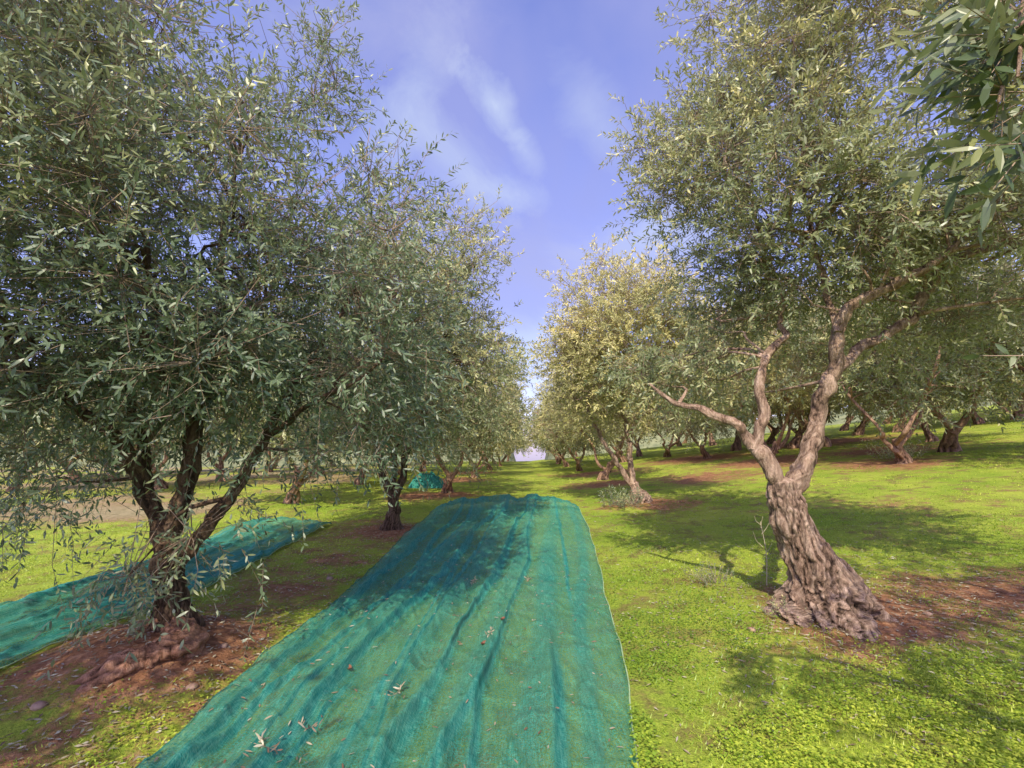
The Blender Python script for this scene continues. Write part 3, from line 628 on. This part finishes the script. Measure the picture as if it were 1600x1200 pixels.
for k, lm in enumerate(limbs):
    lm = np.array(lm); pt = catmull(lm[:, :3], 30); r_ = catmull(np.stack([lm[:, 3]]*3, 1), 30)[:, 0]; b = Buf(); tube(b, pt, r_, 16, rough=.35, seed=k, nfreq=6); b.build('limb', M['barkR'], R0, loc)
    sk += list(pt[8:]); sr += list(r_[8:])
cl = sample_clumps([(bx+.2, by, 4.0, 1.9, 1.9, 1.6)], 58, .34, rng, outview)
cl = np.vstack([cl, [[1.7, -.3, 3.0], [1.4, -.1, 3.3], [1.9, 0, 3.4], [1.5, -.5, 2.7], [2.0, -.6, 3.2]]])
grow(R0, loc, sk, sr, cl, np.array([bx, by, 3.0]), rng, [M['barkR'], M['leafB']], 13, 10, .10, .028, rc=.40, cut=lambda b: b[:, 0] > 1.15*np.maximum(b[:, 1], -.2)+.35, twr=.003)
lb = Buf(); tb = Buf(); bbf = Buf()
for c in inb:
    dd = np.linalg.norm(np.array(sk)-c, axis=1); p = np.array(sk)[np.argmin(dd)]
    pt = catmull([p, p+(c-p)*.5+np.array([0, 0, .07]), c], 10); tube(bbf, pt, np.linspace(.008, .003, 10), 6, rough=.2)
    n = 7; tt = rng.uniform(.55, 1, n); bpt = p+(c-p)*tt[:, None]+np.array([0, 0, .05])*np.sin(tt*3.14)[:, None]
    d = norm(np.array([-.75, .15, -.15])+rng.normal(0, .45, (n, 3)))
    sprigs(lb, tb, bpt, d, rng.uniform(.14, .25, n), 12, .072, .0165, rng, rng.uniform(.0, 1, n), True, .2, .0018)
tip = P(1590, 556, 1.0)
sprigs(lb, tb, tip[None]+np.array([[.03, 0, .0]]), norm(np.array([[-.9, .1, .1]])), np.array([.12]), 4, .055, .012, rng, np.array([.4]), True, .1, .0016)
pt = catmull([tip+np.array([.03, 0, 0]), tip+np.array([.2, .0, .25]), tip+np.array([.45, -.1, .9]), limbs[0][2][:3]], 14); tube(bbf, pt, np.linspace(.002, .01, 14), 6)
bbf.build('bough', M['barkR'], R0, loc); tb.build('twigs', M['twig'], R0, loc, smooth=False); o = lb.build('bough_foliage', M['leafD'], R0, loc, smooth=False); o['label'] = 'large close leaves hanging into view'
# ------------------------------------------------------------------ small things
def gnet(px, py, G):
    r = ray(px, py); pts = G.reshape(-1, 3)-CAM; t = pts@r/(r@r); d = np.linalg.norm(pts-r*t[:, None], axis=1); return G.reshape(-1, 3)[np.argmin(d)]
def sprig_thing(p, label, seed, n=3, s=.14, m='litter'):
    rng = np.random.RandomState(seed); root = empty('olive_sprig', p, label, 'twig', 'broken olive sprigs on the net')
    lb = Buf(); tb = Buf(); a = rng.uniform(0, 6.28, n); d = norm(np.stack([np.cos(a), np.sin(a), np.full(n, .12)], 1))
    sprigs(lb, tb, np.tile(p+np.array([0, 0, .012]), (n, 1)), d, np.full(n, s), 8, .045, .010, rng, rng.rand(n), True, .1, .002)
    tb.build('stem', M['twig'], root, p, smooth=False); lb.build('leaves', M[m], root, p, smooth=False)
for k, (px, py, lb_) in enumerate([(741, 910, 'pale dry olive sprig lying in the middle of the net'), (413, 1170, 'pale olive sprig near the lower left of the net'), (625, 1085, 'small dry olive sprig beside the central fold of the net'), (768, 990, 'tiny reddish olive sprig right of the central fold'), (478, 1143, 'olive sprig on the net at the bottom, left of the central fold'), (830, 905, 'small olive sprig on the upper right half of the net')]):
    sprig_thing(gnet(px, py, G1), lb_, 80+k, 3 if k < 2 else 2, .10 if k < 2 else .07)
def dead_leaf(p, label, seed):
    rng = np.random.RandomState(seed); nu = 9; U, Vv = np.meshgrid(np.linspace(-1, 1, nu), np.linspace(-1, 1, nu)); u, v = U.ravel(), Vv.ravel()
    w = .018*np.sqrt(np.clip(1-v*v, 0, 1)); x = u*w; y = v*.03; z = .008*(u*u)+.006*v*v+.005*n2(u*2, v*2, 1, 2, seed)
    a = rng.uniform(0, 6.28); q = np.stack([x*math.cos(a)-y*math.sin(a), x*math.sin(a)+y*math.cos(a), z+.008], 1)
    b = Buf(); i = np.arange(nu-1)[:, None]*nu; j = np.arange(nu-1)[None]; b.add(q, np.stack([i+j, i+j+1, i+nu+j+1, i+nu+j], -1).reshape(-1, 4))
    o = b.build('dead_leaf', M['deadleaf']); o.location = p; tag(o, label, 'dead leaf', 'brown dead leaves on the net')
for k, (px, py, l_) in enumerate([(544, 1046, 'curled brown dead leaf on the left half of the net'), (755, 1008, 'curled brown dead leaf near the centre of the net'), (785, 968, 'brown dead leaf on the net above the central one')]):
    dead_leaf(gnet(px, py, G1), l_, k)
k = rs.randint(0, len(G1.reshape(-1, 3)), 900); p = G1.reshape(-1, 3)[k]+np.array([0, 0, .008]); n = len(p); an = rs.uniform(0, 6.28, n); lb = Buf()
leaves(lb, p, norm(np.stack([np.cos(an), np.sin(an), rs.uniform(-.05, .2, n)], 1)), norm(np.stack([rs.normal(0, .3, n), rs.normal(0, .3, n), np.ones(n)], 1)), rs.uniform(.025, .055, n), rs.uniform(.007, .012, n), rs.rand(n), True)
tag(lb.build('fallen_leaves', M['litter'], smooth=False), 'loose fallen olive leaves sprinkled across the wide net', 'fallen leaves', kind='stuff')
def stone(p, s, label, seed):
    n = 14; U, Vv = np.meshgrid(np.linspace(0, 2*math.pi, n, endpoint=False), np.linspace(.02, math.pi-.02, 10)); u, v = U.ravel(), Vv.ravel()
    q = np.stack([np.cos(u)*np.sin(v), np.sin(u)*np.sin(v), np.cos(v)*.6], 1); q *= (1+.45*fbm(q*1.4+seed*3, 3))[:, None]*s
    b = Buf(); f = [[i*n+j, i*n+(j+1) % n, (i+1)*n+(j+1) % n, (i+1)*n+j] for i in range(9) for j in range(n)]; b.add(q, f)
    o = b.build('stone', M['stone']); o.location = p+np.array([0, 0, s*.15]); tag(o, label, 'stone', 'stones on the bare soil')
for k, (px, py, s, l_) in enumerate([(48, 940, .07, 'pale stone beyond the narrow net at the left edge'), (350, 1010, .03, 'small stone on the soil right of the dark trunk'), (300, 1075, .03, 'stone on the soil below the surface root'), (60, 1105, .035, 'stone on the soil at the lower left edge'), (1450, 960, .03, 'small stone right of the gnarled base'), (1175, 985, .03, 'small stone left of the gnarled base'), (515, 905, .04, 'small stone on soil along the left side of the net')]):
    stone(place(px, py), s, l_, k)
ps = place(1198, 915); root = empty('dry_weed', ps, 'tall dry bare weed stalk standing left of the gnarled base', 'weed'); b = Buf()
top = P(1188, 815, ps[1]); tube(b, catmull([ps, (ps+top)/2+np.array([.03, 0, 0]), top], 10), np.linspace(.006, .003, 10), 6); b.build('stalk', M['dry'], root, ps)
b = Buf()
for k, (a, dx, dz) in enumerate([(.45, .10, .14), (.6, -.09, .15), (.8, .10, .13), (.95, -.06, .09), (.3, -.10, .1), (.9, .03, .12)]):
    q = ps+(top-ps)*a; tube(b, catmull([q, q+np.array([dx*.6, .02, dz*.4]), q+np.array([dx, 0, dz])], 6), np.linspace(.0035, .0015, 6), 5)
b.build('side_stems', M['dry'], root, ps)
def bush(px, py, w, h, label, n, seed, m='leafA', ll=.05):
    p = place(px, py); rng = np.random.RandomState(seed); root = empty('leafy_shoot', p, label, 'shoots', 'leafy shoots at tree bases')
    lb = Buf(); tb = Buf(); a = rng.uniform(0, 6.28, n); r = rng.rand(n)*w*.5; b0 = p+np.stack([np.cos(a)*r, np.sin(a)*r, np.zeros(n)], 1)
    d = norm(np.stack([np.cos(a)*.45, np.sin(a)*.45, np.ones(n)], 1)+rng.normal(0, .25, (n, 3)))
    sprigs(lb, tb, b0, d, h*rng.uniform(.5, 1.1, n), 16, ll, ll*.26, rng, rng.rand(n), False, .15, .003)
    tb.build('stems', M['twig'], root, p, smooth=False); lb.build('foliage', M[m], root, p, smooth=False)
bush(972, 792, .9, .55, 'low grey green shoots at the foot of the flared tree', 60, 1, 'leafA', .07)
bush(1120, 912, .5, .25, 'low grey weeds on the soil left of the gnarled base', 35, 2, 'leafA', .03)
bush(1225, 965, .3, .18, 'small green shoots in front of the gnarled base', 14, 3, 'leafB', .03)
bush(1400, 718, 1.2, .8, 'leafy shoots at the foot of the bushy slope tree', 50, 4, 'leafB', .09)
# ------------------------------------------------------------------ light, sky
EL = math.radians(44); AZ = math.radians(-12)   # sun behind the viewpoint, slightly to its left
to = Vector((math.sin(AZ)*math.cos(EL), -math.cos(AZ)*math.cos(EL), math.sin(EL)))
sd = bpy.data.lights.new('sun', 'SUN'); sd.energy = 5.0; sd.angle = math.radians(.5); sd.color = (1.0, .90, .69)
so = bpy.data.objects.new('sun', sd); C.objects.link(so); so.rotation_euler = to.to_track_quat('Z', 'Y').to_euler()
w = bpy.data.worlds.new('World'); bpy.context.scene.world = w; w.use_nodes = True; nt = w.node_tree; nt.nodes.clear()
out = nt.nodes.new('ShaderNodeOutputWorld'); bg = nt.nodes.new('ShaderNodeBackground'); bg.inputs[1].default_value = .15
sky = nt.nodes.new('ShaderNodeTexSky'); sky.sky_type = 'NISHITA'; sky.sun_disc = False; sky.sun_elevation = EL; sky.sun_rotation = math.pi-AZ
tint = mixc(nt, 1.0, sky.outputs[0], (1.9, 1.55, 2.2), 'MULTIPLY')
tc = N(nt, 'TexCoord'); mp = N(nt, 'Mapping'); mp.inputs['Scale'].default_value = (1, 1, 1.2); nt.links.new(tc.outputs['Generated'], mp.inputs[0])
c1 = noise(nt, 1.8, 5, mp.outputs[0], .55, .3); c2 = noise(nt, 6.0, 6, mp.outputs[0], .64, .5)
c = mixc(nt, ramp(nt, c1, [(.40, 0.0), (.64, .65)]), tint, (2.5, 2.75, 5.4))
def blob(c, px, py, ang, la, lb_, col, k, dist=.6):
    d0 = ray(px, py); d0 /= np.linalg.norm(d0); rt = np.array([1.0, 0, 0]); up = np.cross(rt, d0); up /= np.linalg.norm(up)
    if up[2] < 0: up = -up
    a1 = rt*math.cos(ang)+up*math.sin(ang); a2 = -rt*math.sin(ang)+up*math.cos(ang); terms = []
    for ax, L in ((a1, la), (a2, lb_)):
        dp = N(nt, 'VectorMath', operation='DOT_PRODUCT'); nt.links.new(tc.outputs['Generated'], dp.inputs[0]); dp.inputs[1].default_value = tuple(ax)
        t = math_(nt, 'DIVIDE', math_(nt, 'SUBTRACT', dp.outputs['Value'], float(d0@ax)), L)
        terms.append(math_(nt, 'MULTIPLY', t, t))
    r2 = math_(nt, 'SQRT', math_(nt, 'ADD', *terms))
    r2 = math_(nt, 'ADD', r2, math_(nt, 'MULTIPLY', math_(nt, 'SUBTRACT', c2, .5), 3.0*dist))
    return mixc(nt, ramp(nt, r2, [(.0, k), (.5, k*.5), (1.0, 0.0)]), c, col)
W_ = (4.5, 5.2, 6.6); V_ = (3.3, 3.5, 5.6)
c = blob(c, 775, 165, math.radians(-55), .10, .048, W_, .85)
c = blob(c, 820, 235, math.radians(-50), .06, .035, W_, .45)
c = blob(c, 700, 240, math.radians(-40), .18, .08, W_, .4)
c = blob(c, 780, 300, math.radians(-10), .12, .04, W_, .4)
c = blob(c, 925, 180, math.radians(-50), .14, .06, W_, .3)
c = blob(c, 1010, 370, math.radians(20), .20, .08, W_, .55)
c = blob(c, 640, 170, math.radians(60), .20, .06, W_, .35)
c = blob(c, 560, 40, math.radians(10), .3, .10, V_, .5)
c = blob(c, 880, 420, math.radians(10), .3, .12, V_, .5)
c = blob(c, 830, 580, math.radians(0), .25, .14, W_, .6)
nt.links.new(c, bg.inputs[0]); nt.links.new(bg.outputs[0], out.inputs[0])
# ------------------------------------------------------------------ camera
cd = bpy.data.cameras.new('camera'); cd.sensor_width = 36; cd.lens = 36*F/1600; cd.clip_end = 3000; cd.clip_start = .02
co = bpy.data.objects.new('camera', cd); C.objects.link(co); co.location = CAM; co.rotation_euler = (math.pi/2+PIT, 0, 0)
bpy.context.scene.camera = co
vs = bpy.context.scene.view_settings; vs.view_transform = 'Standard'; vs.look = 'None'; vs.exposure = 0; vs.gamma = 1
